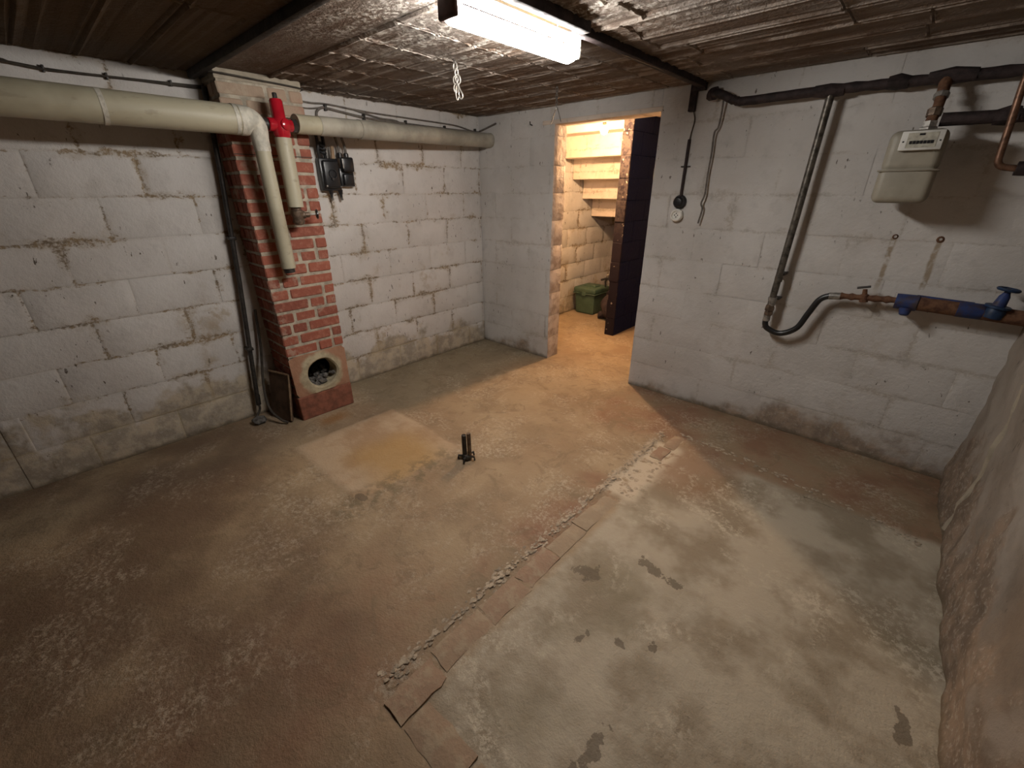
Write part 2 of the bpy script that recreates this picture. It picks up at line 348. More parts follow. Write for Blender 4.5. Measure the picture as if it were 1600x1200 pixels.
def thing(name, label, cat, loc, group=None):
    o = bpy.data.objects.new(name, None); o.empty_display_size = 0.05; C.objects.link(o); o.location = loc
    return tag(o, label, cat, group)
def struct(o): o['kind'] = 'structure'; return o
def nz(x, y, z=0.0): return mnoise.noise(Vector((x, y, z)))
def smooth(pts, n=8):
    pts = [Vector(p) for p in pts]; P = [pts[0]*2-pts[1]]+pts+[pts[-1]*2-pts[-2]]; o = []
    for i in range(1, len(P)-2):
        for k in range(n):
            t = k/n; a, b, c, d = P[i-1:i+3]
            o.append(0.5*((2*b)+(c-a)*t+(2*a-5*b+4*c-d)*t*t+(3*b-a-3*c+d)*t**3))
    o.append(pts[-1]); return o
def fillet(pts, rad, n=6):
    pts = [Vector(p) for p in pts]; o = [pts[0]]
    for i in range(1, len(pts)-1):
        a = pts[i]+(pts[i-1]-pts[i]).normalized()*rad; c = pts[i]+(pts[i+1]-pts[i]).normalized()*rad
        for k in range(n+1):
            t = k/n; o.append(a*(1-t)**2+pts[i]*2*t*(1-t)+c*t*t)
    o.append(pts[-1]); return o
def ss(a, b, x): t = max(0, min(1, (x-a)/(b-a))); return t*t*(3-2*t)
def ball(c, r, sub=2, sq=(1, 1, 1), jit=0.0):
    bm = bmesh.new(); bmesh.ops.create_icosphere(bm, subdivisions=sub, radius=1); bm.verts.index_update()
    vs = [Vector(c)+Vector((v.co.x*sq[0], v.co.y*sq[1], v.co.z*sq[2]))*r*(1+jit*nz(*(v.co*1.7+Vector(c)*9))) for v in bm.verts]
    fs = [[v.index for v in f.verts] for f in bm.faces]; bm.free(); return vs, fs

# ------------------------------------------------------------------ floor
def inb(x, y, x0, x1, y0, y1, s):
    return ss(x0-s, x0+s, x)*ss(x1+s, x1-s, x)*ss(y0-s, y0+s, y)*ss(y1+s, y1-s, y)
def floor_h(x, y):
    h = 0.004*nz(x*2.3, y*2.3)+0.0025*nz(x*9, y*9, 3)
    jx = x+0.015*nz(x*11, y*11, 5); jy = y+0.015*nz(x*11, y*11, 8)
    h -= 0.007*inb(jx, jy, 2.40, 4.0, -2.60, -0.62, 0.014)
    h -= 0.008*inb(jx, jy, 2.275, 2.40, -2.70, -0.52, 0.012)
    h -= 0.008*inb(jx, jy, 2.30, 3.6, -2.71, -2.59, 0.012)
    h += 0.007*inb(jx, jy, 0.64, 1.39, -2.28, -1.58, 0.012)
    return h
mb = MB(); nx, ny = 150, 330; dx = (WX+0.15)/nx; dy = (YF-YN+0.1)/ny
vs = [(-0.05+i*dx, YN-0.05+j*dy, floor_h(-0.05+i*dx, YN-0.05+j*dy)) for j in range(ny+1) for i in range(nx+1)]
fs = [(j*(nx+1)+i, j*(nx+1)+i+1, (j+1)*(nx+1)+i+1, (j+1)*(nx+1)+i) for j in range(ny) for i in range(nx)]
floor = struct(mb.add(vs, fs).build('floor', M_floor))
# brick kerb let into the floor: each brick a piece of the floor
def kerb(x0, x1, y0, y1, top=0.001, mat=None):
    lx, ly = x1-x0, y1-y0; nu, nv = (4, 7) if ly > lx else (7, 4); an = random.uniform(-.03, .03); sd = random.random()*90
    cx, cy = (x0+x1)/2, (y0+y1)/2; m = MB(); vs = []; fs = []; tx, ty = random.uniform(-.03, .03), random.uniform(-.02, .02)
    idx = {}
    def P(i, j, z):
        a, b = i/(nu-1)-.5, j/(nv-1)-.5; px, py = a*lx, b*ly
        edge = i in (0, nu-1) or j in (0, nv-1)
        px += 0.009*nz(px*25, py*25, sd); py += 0.009*nz(px*25, py*25, sd+5)
        zz = z if z < -0.01 else top+px*tx+py*ty+0.004*nz(px*30, py*30, sd+9)-(0.006 if edge else 0)
        vs.append((cx+px*math.cos(an)-py*math.sin(an), cy+px*math.sin(an)+py*math.cos(an), zz)); return len(vs)-1
    for j in range(nv):
        for i in range(nu): idx[i, j] = P(i, j, 0)
    for j in range(nv-1):
        for i in range(nu-1): fs.append((idx[i, j], idx[i+1, j], idx[i+1, j+1], idx[i, j+1]))
    loop = [(i, 0) for i in range(nu)]+[(nu-1, j) for j in range(1, nv)]+[(i, nv-1) for i in range(nu-2, -1, -1)]+[(0, j) for j in range(nv-2, 0, -1)]
    low = [P(i, j, -0.04) for i, j in loop]
    for k in range(len(loop)): k2 = (k+1) % len(loop); fs.append((idx[loop[k]], low[k], low[k2], idx[loop[k2]]))
    m.add(vs, fs)
    return m.build('brick', mat or M_kerb, floor)
ys = [-1.345, -1.645, -1.855, -2.065, -2.27, -2.505]
for a, b in zip(ys[:-1], ys[1:]): kerb(2.30+random.uniform(-.008, .006), 2.388+random.uniform(-.008, .006), b+0.002, a-0.002, random.uniform(-.002, .002))
kerb(2.325, 2.40, -0.70, -0.515); kerb(2.31, 2.385, -0.86, -0.715, 0.002)
kerb(2.315, 2.41, -2.70, -2.518, 0.004)
for x0, x1 in ((2.42, 2.64), (2.655, 2.87), (2.885, 3.10), (3.115, 3.33), (3.345, 3.56)): kerb(x0, x1, -2.70, -2.60, 0.003)
far = [(2.41, 2.62, -0.515), (2.64, 2.83, -0.535), (2.86, 3.05, -0.57), (3.08, 3.27, -0.62), (3.30, 3.48, -0.66)]
for x0, x1, yy in far: kerb(x0, x1, yy-0.04, yy+0.015, -0.001, M_floor)
# crumbled mortar along the kerb: loose grains nobody could count
mb = MB()
for k in range(520):
    y = random.uniform(-2.66, -0.55); x = 2.258+0.012*nz(y*6, 2)+random.gauss(0, 0.015); r = random.uniform(0.003, 0.009)
    v, f = ball((x, y, floor_h(x, y)+0.001), r, 1, (1, 1.5, 0.22), 0.7); mb.add(v, f)
for k in range(24):
    y = random.uniform(-1.32, -0.86); x = random.uniform(2.285, 2.42); r = random.uniform(0.006, 0.016)
    v, f = ball((x, y, -0.0075), r, 1, (1, 1.3, 0.16), 0.5); mb.add(v, f)
for k in range(120):
    t = random.random(); x = 2.35+1.2*t; y = -0.5-0.2*t*t+random.gauss(0, 0.02); r = random.uniform(0.004, 0.010)
    v, f = ball((x, y, floor_h(x, y)+0.001), r, 1, (1.4, 1, 0.3), 0.6); mb.add(v, f)
mo = mb.build('crumbled_mortar', M_crumb, floor); mo['kind'] = 'stuff'

# ------------------------------------------------------------------ block walls
def block_mesh(depth, seed):
    rnd = random.Random(seed); depth *= rnd.uniform(0.25, 1.1); us = [-.5, -.47, -.2, .1, .38, .47, .5]; vs_ = [-.5, -.44, 0, .44, .5]; v = []; f = []
    nu, nv = len(us), len(vs_)
    for j, b in enumerate(vs_):
        for i, a in enumerate(us):
            rim = i in (0, nu-1) or j in (0, nv-1)
            v.append(((-depth if rim else rnd.uniform(-.0022, .0022)), a+(0 if rim else rnd.uniform(-.012, .012)), b+(0 if rim else rnd.uniform(-.015, .015))))
    for j in range(nv-1):
        for i in range(nu-1): f.append((j*nu+i, j*nu+i+1, (j+1)*nu+i+1, (j+1)*nu+i))
    me = bpy.data.meshes.new('block'); me.from_pydata(v, [], f); me.update(); me.shade_smooth(); return me
def lay(parent, variants, mat, rotz, origin, u0, u1, v0, v1, uoff, hole=None, name='block', off=None):
    """running bond on the plane through origin; u runs along the wall, v up"""
    er = Matrix.Rotation(rotz, 3, 'Z')
    r0 = int(math.floor(v0/BH+1e-6)); r1 = int(math.ceil(v1/BH-1e-6))
    for r in range(r0, r1):
        a0, a1 = max(v0, r*BH), min(v1, (r+1)*BH)
        sh = (0.5*BW if r % 2 == 0 else 0)-uoff
        k0 = int(math.floor((u0-sh)/BW)); k1 = int(math.ceil((u1-sh)/BW))
        for k in range(k0, k1):
            b0, b1 = max(u0, sh+k*BW), min(u1, sh+(k+1)*BW)
            if b1-b0 < 0.03: continue
            segs = [(b0, b1, a0, a1)]
            if hole:
                h0, h1, hz = hole; ns = []
                for s0, s1, c0, c1 in segs:
                    if s1 <= h0 or s0 >= h1 or c0 >= hz: ns.append((s0, s1, c0, c1)); continue
                    if s0 < h0: ns.append((s0, h0, c0, c1))
                    if s1 > h1: ns.append((h1, s1, c0, c1))
                    if c1 > hz: ns.append((max(s0, h0), min(s1, h1), hz, c1))
                segs = ns
            for s0, s1, c0, c1 in segs:
                if s1-s0 < 0.02 or c1-c0 < 0.015: continue
                ob = bpy.data.objects.new(name, random.choice(variants)); C.objects.link(ob); ob.parent = parent
                uc = (s0+s1)/2
                ob.location = Vector(origin)+er @ Vector((random.uniform(-.0015, .0015), 0, 0))+Vector((0, 0, (c0+c1)/2))+(Vector((0, uc, 0)) if off == 'y' else Vector((uc, 0, 0)))
                ob.rotation_euler = (0, 0, rotz); ob.scale = (1, s1-s0, c1-c0)
def variants(depth, mat, n=8):
    o = []
    for k in range(n):
        me = block_mesh(depth, k*13+int(depth*1e4)); me.materials.append(mat); o.append(me)
    return o
VL = variants(0.0055, M_left); VB = variants(0.0018, M_back); VJ = variants(0.005, M_jamb); VP = variants(0.008, M_pass)
wl = struct(MB().b2((-0.12, YN, -0.05), (-0.006, YF, 2.13)).build('wall_left', M_left, None, False))
lay(wl, VL, M_left, 0, (0, 0, 0), -3.4, 0.0, 0, H, 0.43, off='y')
lay(wl, VL, M_left, 0, (0, 0, 0), TH+0.01, 2.68, 0, 2.05, 0.43, off='y')
mb = MB(); mb.b2((-0.05, 0.005, -0.05), (DX0-0.01, TH, 2.13)); mb.b2((DX1+0.01, 0.005, -0.05), (WX+0.12, TH, 2.13)); mb.b2((DX0-0.01, 0.005, DZ+0.005), (DX1+0.01, TH, 2.13))
wb = struct(mb.build('wall_back', M_back, None, False))
lay(wb, VB, M_back, R(-90), (0, 0, 0), 0.0, WX, 0, H, 0.02, (DX0, DX1, DZ))
lay(wb, VJ, M_jamb, 0, (DX0, 0, 0), 0.0, TH, 0, DZ, 0.2, off='y')
lay(wb, VB, M_back, R(180), (DX1, 0, 0), 0.0, TH, 0, DZ, 0.2, off='y')
MB().b2((DX0-0.12, -0.004, DZ), (DX1+0.01, TH+0.004, DZ+0.03), 0.004).build('lintel', M_pass, wb)
# right wall: rough render over stone, with a pale vertical seam of filler
mb = MB(); ny_, nz_ = 260, 96
def rw(y, z): return WX-0.02-0.020*nz(y*1.8, z*1.8, 9)-0.016*nz(y*6, z*6, 4)-0.008*nz(y*15, z*15, 2)-0.03*ss(0.5, 0.0, z)*(0.6+0.5*nz(y*3, 1))
vs = [(rw(YN+(0.06-YN)*i/ny_, H*1.03*j/nz_-0.03), YN+(0.06-YN)*i/ny_, H*1.03*j/nz_-0.03) for j in range(nz_+1) for i in range(ny_+1)]
fs = [(j*(ny_+1)+i, j*(ny_+1)+i+1, (j+1)*(ny_+1)+i+1, (j+1)*(ny_+1)+i) for j in range(nz_) for i in range(ny_)]
wr = struct(mb.add(vs, fs).build('wall_right', M_right))
MB().tube([(rw(-0.53+0.012*nz(k*0.7, 3), k*0.05)+0.012, -0.53+0.02*nz(k*0.7, 3), k*0.05+0.02) for k in range(16)], [0.019+0.005*nz(k*0.9, 7) for k in range(16)], 8, True, 0.12).build('filler_seam', M_plaster, wr)
struct(MB().b2((-0.1, YN-0.1, -0.05), (WX+0.1, YN, 2.13)).build('wall_front', M_right, None, False))
# passage behind the doorway
struct(MB().b2((-0.05, YF, -0.05), (2.3, YF+0.1, 2.2)).build('wall_far', M_pass, None, False))
struct(MB().b2((2.2, TH, -0.05), (2.3, YF, 2.2)).build('wall_side', M_pass, None, False))
struct(MB().b2((-0.05, TH-0.02, 2.10), (2.3, YF, 2.2)).build('ceiling_passage', M_pass, None, False))
wp = struct(MB().b2((0.865, 1.02, -0.02), (0.955, YF, 2.10)).build('wall_partition', M_navy, None, False))
for r in range(11):
    z0, z1 = r*0.195, min(2.098, (r+1)*0.195); k = 0; y0 = 1.01
    while y0 < 2.6:
        y1 = min(2.69, y0+(0.2 if (k == 0 and r % 2) else 0.4)); j = random.uniform(-.006, .006)
        MB().b2((0.857+j, y0+(random.uniform(-.006, .006) if k == 0 else 0), z0), (0.9625, y1, z1), 0.004, 1).build('block', M_navy, wp, False)
        y0 = y1; k += 1

# ------------------------------------------------------------------ ceiling: slab plus clay blocks
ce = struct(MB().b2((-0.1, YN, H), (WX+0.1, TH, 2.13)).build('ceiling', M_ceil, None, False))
def ceil_mesh(seed, e=1.0):
    rnd = random.Random(seed); xs = [-.5, -.5+.03*e, -.5+.07*e, 0, .5-.07*e, .5-.03*e, .5]; yy = [-.5, -.44, -.37, -.3, -.16, -.08, .02, .13, .22, .36, .43, .5]; lz = [rnd.uniform(-.0075, -.001) for _ in yy]; v = []; f = []
    for j, b in enumerate(yy):
        for i, a in enumerate(xs):
            z = lz[j]+rnd.uniform(-.001, .001)
            if j in (1, 10): z = -0.010+rnd.uniform(-.002, .002)
            if i in (1, 5): z = min(z, -0.0055+rnd.uniform(-.003, .002))
            if j in (0, 11) or i in (0, 6): z = 0.0
            v.append((a, b+(0 if j in (0, 11) else rnd.uniform(-.02, .02)), z+rnd.uniform(-.0012, .0012)))
    n = len(xs)
    for j in range(len(yy)-1):
        for i in range(n-1): f.append((j*n+i, (j+1)*n+i, (j+1)*n+i+1, j*n+i+1))
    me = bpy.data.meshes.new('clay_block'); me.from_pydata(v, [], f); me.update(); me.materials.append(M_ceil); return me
CV = [ceil_mesh(k) for k in range(10)]; CL = [ceil_mesh(50+k, 0.2) for k in range(8)]
rows = [-0.02-0.2*k for k in range(9)]+[-2.2-0.2*k for k in range(5)]
for yt in rows:
    if -2.2 < yt-0.1 < -2.02: continue
    if yt < -2.1: cuts = [0.01, 1.1, 2.3, WX-0.02]
    else: cuts = [0.01]+[0.125+0.27*k for k in range(7)]+[2.1+random.uniform(-.1, .1), 2.9+random.uniform(-.2, .2), WX-0.02]
    for x0, x1 in zip(cuts[:-1], cuts[1:]):
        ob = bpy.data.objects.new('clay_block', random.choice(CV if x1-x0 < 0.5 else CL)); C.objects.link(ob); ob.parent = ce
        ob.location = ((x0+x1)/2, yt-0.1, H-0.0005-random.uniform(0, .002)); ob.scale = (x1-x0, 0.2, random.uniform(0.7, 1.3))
bmr = MB().b2((0.02, -2.158, 2.012), (WX-0.05, -2.125, H-0.001), 0.006)
tag(bmr.build('ceiling_beam', M_beam), 'dark narrow beam crossing the ceiling above the brick chimney', 'beam')

# ------------------------------------------------------------------ chimney
ch = thing('chimney_stack', 'red brick chimney stack with a round soot hole near the floor', 'chimney', (0.15, -1.9, 0))
CY0 = -2.09
def xf(z): return 0.335-0.125*z/H
def cy1(z): return -1.715+0.075*z/H
def cm(v):   # unit depth .3 -> tapering face; y from CY0 to cy1
    return Vector((v.x*xf(v.z)/0.3, CY0+(v.y-CY0)*(cy1(v.z)-CY0)/0.375, v.z))
YE = CY0+0.375
mb = MB(); mb.b2((0.0, CY0+.005, 0.0), (0.295, YE-.005, 0.17)); mb.b2((0.0, CY0+.005, 0.455), (0.295, YE-.005, H))
mb.b2((0, CY0+.008, .17), (0.288, CY0+.055, .455)); mb.b2((0, YE-.055, .17), (0.288, YE-.008, .455)); mb.b2((0, CY0+.055, .17), (0.02, YE-.055, .455))
mb.build('mortar_core', M_mortar, ch, False, cm)
CH = 0.0735
def brk(lo, hi):
    m = MB().b2(lo, hi, 0.006, 1); s = random.random()*50; j = random.uniform(-.003, .003)
    m.v = [v+Vector((j+0.003*nz(v.y*40, v.z*40, s), 0.003*nz(v.x*40, v.z*40, s), 0.0025*nz(v.x*40, v.y*40, s))) for v in m.v]
    m.build('brick', M_brick, ch, False, cm)
r = 0; z = 0.455
while z+CH < 2.0:
    lens = ([0.205, 0.10, 0.07], [0.10, 0.205, 0.07], [0.07, 0.10, 0.205], [0.10, 0.135, 0.14])[r % 4]
    y = CY0
    for q, L in enumerate(lens):
        brk((0.2, y+(0.0 if q == 0 else 0.007), z+0.007), (0.3, min(YE, y+L)-(0.0 if q == 2 else 0.007), z+CH-0.007)); y += L
    if r % 2: brk((0.005, CY0, z+.005), (0.192, CY0+0.09, z+CH-.006))
    else:
        brk((0.005, CY0, z+.005), (0.082, CY0+0.09, z+CH-.006)); brk((0.094, CY0, z+.005), (0.192, CY0+0.09, z+CH-.006))
    z += CH; r += 1
for k in range(4):
    z0 = 0.17+k*0.0712
    brk((0.005, CY0, z0+.005), (0.1, CY0+0.05, z0+.065)); brk((0.112, CY0, z0+.005), (0.27, CY0+0.05, z0+.065))
m = MB().b2((0.0, CY0-.001, z+.002), (0.301, YE+.001, H-.001), 0.004, 2); m.build('plaster_cap', M_plaster, ch, False, cm)
m = MB().b2((0.0, CY0-.003, 0.0), (0.305, YE+.003, 0.168), 0.008, 2); m.build('base_block', M_base, ch, False, cm)
# cement collar: plate with a round hole
HY, HZ, HR = -1.895, 0.300, 0.098; N = 40; vs = []; fs = []
for k in range(N):
    a = 2*math.pi*k/N; ca, sa = math.cos(a), math.sin(a)
    t = min(abs((YE-HY if ca > 0 else CY0-HY)/ca) if abs(ca) > 1e-4 else 9, abs((0.456-HZ if sa > 0 else 0.168-HZ)/sa) if abs(sa) > 1e-4 else 9)
    rr = HR*(1+0.06*nz(ca*1.5, sa*1.5, 4))
    for rad, xx in ((t, 0.298), (rr*1.5 if rr*1.5 < t else t*0.97, 0.304+0.006*nz(ca*3, sa*3)), (rr*1.1, 0.306), (rr, 0.296), (rr*0.97, 0.2)):
        vs.append((xx, HY+ca*rad, HZ+sa*rad))
for k in range(N):
    k2 = (k+1) % N
    for q in range(4): fs.append((k*5+q, k2*5+q, k2*5+q+1, k*5+q+1))
MB().add(vs, fs).build('hole_collar', M_collar, ch, True, cm)
mb = MB().b2((0.02, CY0+.055, .17), (0.024, YE-.055, .455)).b2((0.02, CY0+.055, .17), (0.25, CY0+.058, .455)).b2((0.02, YE-.058, .17), (0.25, YE-.055, .455)).b2((0.02, CY0+.055, .45), (0.25, YE-.055, .454)).b2((0.02, CY0+.055, .171), (0.25, YE-.055, .175))
mb.build('soot_lining', M_soot, ch, False, cm)
mb = MB()
for k in range(60):
    yy = random.uniform(HY-.085, HY+.085); xx = random.uniform(0.06, 0.27); zt = 0.215+0.05*ss(HY-.05, HY+.09, yy)+0.02*random.random()
    v, f = ball((xx, yy, zt-0.012), random.uniform(.012, .024), 1, (1, 1, .8), .4); mb.add(v, f)
mb.b2((0.03, CY0+.06, 0.175), (0.27, YE-.06, 0.212))
ob = mb.build('rubble', M_rubble, ch, False, cm); ob['kind'] = 'stuff'
m = MB().b2((0.3, CY0, 1.648), (0.304, YE, 1.652)); m.build('tie_wire', M_wire, ch, False, cm)

# ------------------------------------------------------------------ pipes on the left
hp = thing('insulated_pipe', 'fat cream insulated pipe with an elbow dropping in front of the chimney', 'pipe', (0.36, -2.0, 1.0))
PX = 0.365
MB().tube([(PX, YN, 1.803), (PX, -2.9, 1.803), (PX, -2.065, 1.80)], 0.069, 24).build('pipe_run', M_cream, hp)
MB().tube([(PX, -2.075, 1.80)]+fillet([(PX, -2.05, 1.80), (PX, -1.985, 1.797), (PX, -1.985, 1.72)], 0.05, 8)+[(PX, -1.984, 1.66)], [0.0705, 0.0705]+[0.069-0.026*k/9 for k in range(9)]+[0.043, 0.041], 20, True, 0.02).build('elbow', M_wrap, hp)
MB().tube([(PX, -1.984, 1.67), (PX-0.004, -1.981, 1.4), (PX-0.008, -1.978, 1.035)], 0.0395, 20).build('drop_pipe', M_cream, hp)
MB().lathe((PX-0.008, -1.978, 1.037), (0, 0.05, -1), [(0, .026), (.0, .031), (.028, .031), (.03, .024), (.012, .022)], 16).build('open_stub', M_dark, hp)
for yy in (-2.10, -2.62): MB().lathe((PX, yy, 1.801), (0, 1, 0), [(0, .0695), (.0, .0708), (.018, .0708), (.018, .0695)], 24, False).build('wrap_band', M_wrap, hp)
gp = thing('grey_pipe', 'grey pipe running from the red fitting to the room corner', 'pipe', (0.2, -1.0, 1.8))
A = Vector((0.33, -1.765, 1.812)); B = Vector((0.135, 0.0, 1.855)); D = (B-A)
MB().tube([A, A+D*.15], 0.050, 20).build('sleeve', M_cream, gp)
MB().tube([A+D*.08, A+D*.25], 0.0525, 20).build('coupling', M_greypipe, gp)
MB().tube([A+D*.24, A+D*.5, B], 0.056, 20).build('pipe_run', M_greypipe, gp)
MB().tube([B-D*.012, B-D*.001], 0.0585, 20).build('end_ring', M_greypipe, gp)
rv = thing('red_valve', 'glossy red four way valve fitting in front of the chimney', 'valve', (0.345, -1.855, 1.75))
V0 = Vector((0.345, -1.855, 1.735))
MB().lathe(V0, (0, 0, 1), [(0, .036), (.012, .044), (.05, .046), (.085, .045), (.098, .035), (.175, .034), (.185, .028)], 20).build('body', M_red, rv)
MB().lathe(V0+Vector((0, 0, .062)), (-.1, 1, .02), [(-.07, .03), (-.065, .034), (.058, .034), (.066, .028)], 18).build('side_arm', M_red, rv)
MB().lathe(V0+Vector((0, 0, .062)), (.95, .3, .02), [(0, .03), (.05, .028), (.056, .02)], 18).build('front_boss', M_red, rv)
MB().lathe(V0+Vector((-.008, .062, .064)), (-.1, 1, .02), [(0, .036), (.024, .036), (.03, .03)], 6).build('hex_nut', M_dark, rv)
MB().lathe(V0+Vector((0, 0, .18)), (0, 0, 1), [(0, .013), (.03, .013), (.034, .010)], 8).build('stem', M_dark, rv)
MB().tube([V0+Vector((0.0, -.06, .062)), V0+Vector((-.005, -.11, .064))], 0.028, 14).build('black_coupling', M_dark, rv)
dp = thing('stop_valve', 'short cream drop pipe ending in a brown stop valve with small handwheel', 'valve', (0.345, -1.855, 1.25))
P0 = Vector((0.345, -1.855, 1.735)); P1 = Vector((0.345, -1.858, 1.375))
MB().tube([P0, P1], 0.043, 20).build('drop_pipe', M_cream, dp)
MB().lathe(P1+Vector((0, 0, .004)), (0, 0, -1), [(0, .026), (.02, .026), (.024, .034), (.045, .036), (.06, .03), (.085, .034), (.1, .028), (.104, .02)], 12).build('body', M_brass, dp)
bon2 = MB().lathe(P1+Vector((0, 0.02, -.045)), (.25, 1, .02), [(0, .024), (.02, .022), (.026, .016), (.05, .014)], 10).build('bonnet', M_brass, dp)
MB().lathe(P1+Vector((0.015, .07, -.043)), (.25, 1, .02), [(0, .006), (.04, .006)], 8).build('stem', M_zinc, bon2)
hw = MB().torus(P1+Vector((.024, .108, -.042)), (.25, 1, .02), .024, .005, 18, 6).box(P1+Vector((.024, .108, -.042)), (.008, .006, .046)).box(P1+Vector((.024, .108, -.042)), (.044, .006, .008))
hw.build('handwheel', M_bak, bon2)

# ------------------------------------------------------------------ electrics on the left wall
sb = thing('switch_box', 'pair of black bakelite switch boxes hanging below the grey pipe', 'switch box', (0.04, -1.42, 1.45))
MB().b2((0.004, -1.532, 1.462), (0.06, -1.398, 1.662), 0.008).build('body', M_bak, sb)
cov = MB().b2((0.058, -1.522, 1.478), (0.085, -1.41, 1.648), 0.012, 3).build('cover', M_bak, sb)
MB().torus((0.087, -1.462, 1.565), (1, 0, 0), .026, .005, 18, 6).build('cover_ring', M_bak, cov)
MB().lathe((0.084, -1.47, 1.535), (1, 0, 0), [(0, .011), (.012, .009)], 10).build('knob', M_dark, cov)
for yy, zz in ((-1.515, 1.492), (-1.415, 1.487)): MB().lathe((0.08, yy, zz), (1, 0, 0), [(0, .006), (.01, .005)], 8).build('screw', M_zinc, cov)
MB().b2((0.004, -1.395, 1.488), (0.055, -1.29, 1.605), 0.008).build('body', M_bak, sb)
MB().b2((0.05, -1.385, 1.58), (0.095, -1.30, 1.672), 0.012, 3).build('cover', M_bak, sb)
MB().b2((0.05, -1.38, 1.495), (0.075, -1.30, 1.572), 0.012, 3).build('cover', M_bak, sb)
MB().b2((0.093, -1.388, 1.60), (0.099, -1.38, 1.662), 0.002).build('latch', M_zinc, sb)
for yy in (-1.475, -1.405):
    MB().lathe((0.04, yy, 1.468), (0, .05, -1), [(0, .018), (.012, .015), (.03, .012), (.032, .009), (.055, .008)], 10).build('gland', M_bak, sb)
    MB().tube([(0.04, yy+.002, 1.425), (0.042, yy+.005, 1.40)], .008, 8).build('cable_tail', M_cable, sb)
for yy in (-1.372, -1.325):
    MB().lathe((0.045, yy, 1.665), (0, 0, 1), [(0, .016), (.03, .016), (.034, .011)], 10).build('gland', M_bak, sb)
    MB().tube(smooth([(0.045, yy, 1.69), (0.05, yy-.005, 1.74), (0.055, yy-.02, 1.79), (0.05, yy-.03, 1.86)]), .009, 8).build('feed_cable', M_cable, sb)
for yy in (-1.515, -1.475):
    MB().tube(smooth([(0.045, yy, 1.66), (0.05, yy-.006, 1.70), (0.055, yy-.004, 1.745), (0.045, yy-.002, 1.80)]), [.011]*25, 8).build('black_lead', M_bak, sb)
for q in range(3): MB().torus((0.05, -1.495, 1.70+q*.022), (0.6, .3, 1), .024, .007, 14, 6).build('lead_coil', M_bak, sb)
MB().tube([(0.06, -1.432, 1.66), (0.064, -1.43, 1.735)], [.014, .012], 8).build('wood_peg', M_wood, sb)
c1 = thing('wall_cable', 'grey clipped cable looping over the grey pipe under the ceiling', 'cable', (0.01, -0.8, 1.94))
MB().tube(smooth([(0.012, -1.475, 1.80), (0.012, -1.472, 1.90), (0.012, -1.465, 1.935), (0.012, -1.43, 1.958), (0.012, -1.38, 1.957), (0.012, -1.1, 1.930), (0.012, -0.8, 1.925), (0.012, -0.45, 1.922), (0.012, -0.05, 1.925), (0.03, -0.008, 1.935), (0.22, -0.008, 1.975)]), .0075, 8).build('sheath', M_cable, c1)
for yy, zz in ((-1.405, 1.962), (-1.13, 1.933), (-0.78, 1.926), (-0.4, 1.923), (-0.06, 1.928)): MB().b2((0.0, yy-.008, zz-.02), (0.024, yy+.008, zz+.02), .003).build('clip', M_dark, c1)
m = MB().tube(smooth([(0.01, -1.63, 1.985), (0.01, -1.50, 1.978), (0.01, -1.38, 1.982), (0.01, -1.1, 1.968), (0.01, -0.7, 1.962), (0.01, -0.3, 1.955), (0.01, -0.1, 1.93), (0.02, -0.01, 1.925)]), .0055, 8)
tag(m.build('wall_cable', M_cable), 'thin upper cable along the ceiling line above the grey pipe', 'cable')
m = MB().tube(smooth([(0.01, -1.2, 1.972), (0.01, -1.0, 1.94), (0.01, -0.86, 1.935), (0.01, -0.78, 1.90), (0.012, -0.72, 1.87)]), .006, 8)
tag(m.build('wall_cable', M_cable), 'short cable bending down behind the middle of the grey pipe', 'cable')
m = MB().tube(smooth([(0.01, -1.64, 1.952), (0.01, -1.54, 1.945), (0.01, -1.47, 1.952), (0.012, -1.42, 1.965)]), .0045, 8)
tag(m.build('wall_cable', M_cable), 'short thin cable end beside the chimney top', 'cable')
c2 = thing('wall_cable', 'twisted dark cable sagging above the fat cream pipe', 'cable', (0.01, -2.6, 1.97))
pts = [(0.012, YN, 1.99), (0.012, -3.1, 1.986), (0.012, -2.85, 1.980), (0.012, -2.71, 1.971), (0.012, -2.54, 1.972), (0.012, -2.29, 1.979), (0.012, -2.09, 1.986)]
MB().tube(smooth(pts), .0055, 8).build('sheath', M_wire, c2)
MB().tube(smooth([(x_+.006, y_, z_-.004+.008*math.sin(y_*22)) for x_, y_, z_ in pts]), .004, 8).build('sheath', M_wire, c2)
for yy, zz in ((-2.72, 1.971), (-2.5, 1.974), (-2.24, 1.981)): MB().b2((0.0, yy-.005, zz-.014), (0.02, yy+.005, zz+.014), .002).build('clip', M_dark, c2)
m = MB().tube(smooth([(0.006, CY0-.006, 2.024), (xf(2)*.5, CY0-.006, 2.024), (xf(2)+.008, CY0-.004, 2.024), (xf(2)+.011, -1.89, 2.018), (xf(2)+.011, -1.75, 2.014), (xf(2)+.009, -1.64, 2.008), (xf(2)-.03, -1.633, 2.005), (0.008, -1.632, 1.985)]), .0045, 8)
tag(m.build('chimney_wire', M_wire), 'thin dark wire wrapped round the plastered chimney top', 'wire')
cd = thing('conduit', 'dark upright conduit on the wall left of the chimney', 'conduit', (0.06, -2.27, 0.08))
MB().tube([(0.05, -2.10, 1.98), (0.05, -2.127, 1.56), (0.05, -2.18, 0.94), (0.055, -2.262, 0.15)], .0135, 12).build('pipe', M_dark, cd)
MB().lathe((0.055, -2.258, 0.17), (0.0, -.1, -1), [(0, .016), (.07, .016), (.075, .011)], 12).build('end_sleeve', M_dark, cd)
MB().tube(smooth([(0.056, -2.266, 0.11), (0.065, -2.268, 0.07), (0.08, -2.30, 0.03), (0.10, -2.335, 0.012)]), .008, 8).build('cable_tail', M_wire, cd)
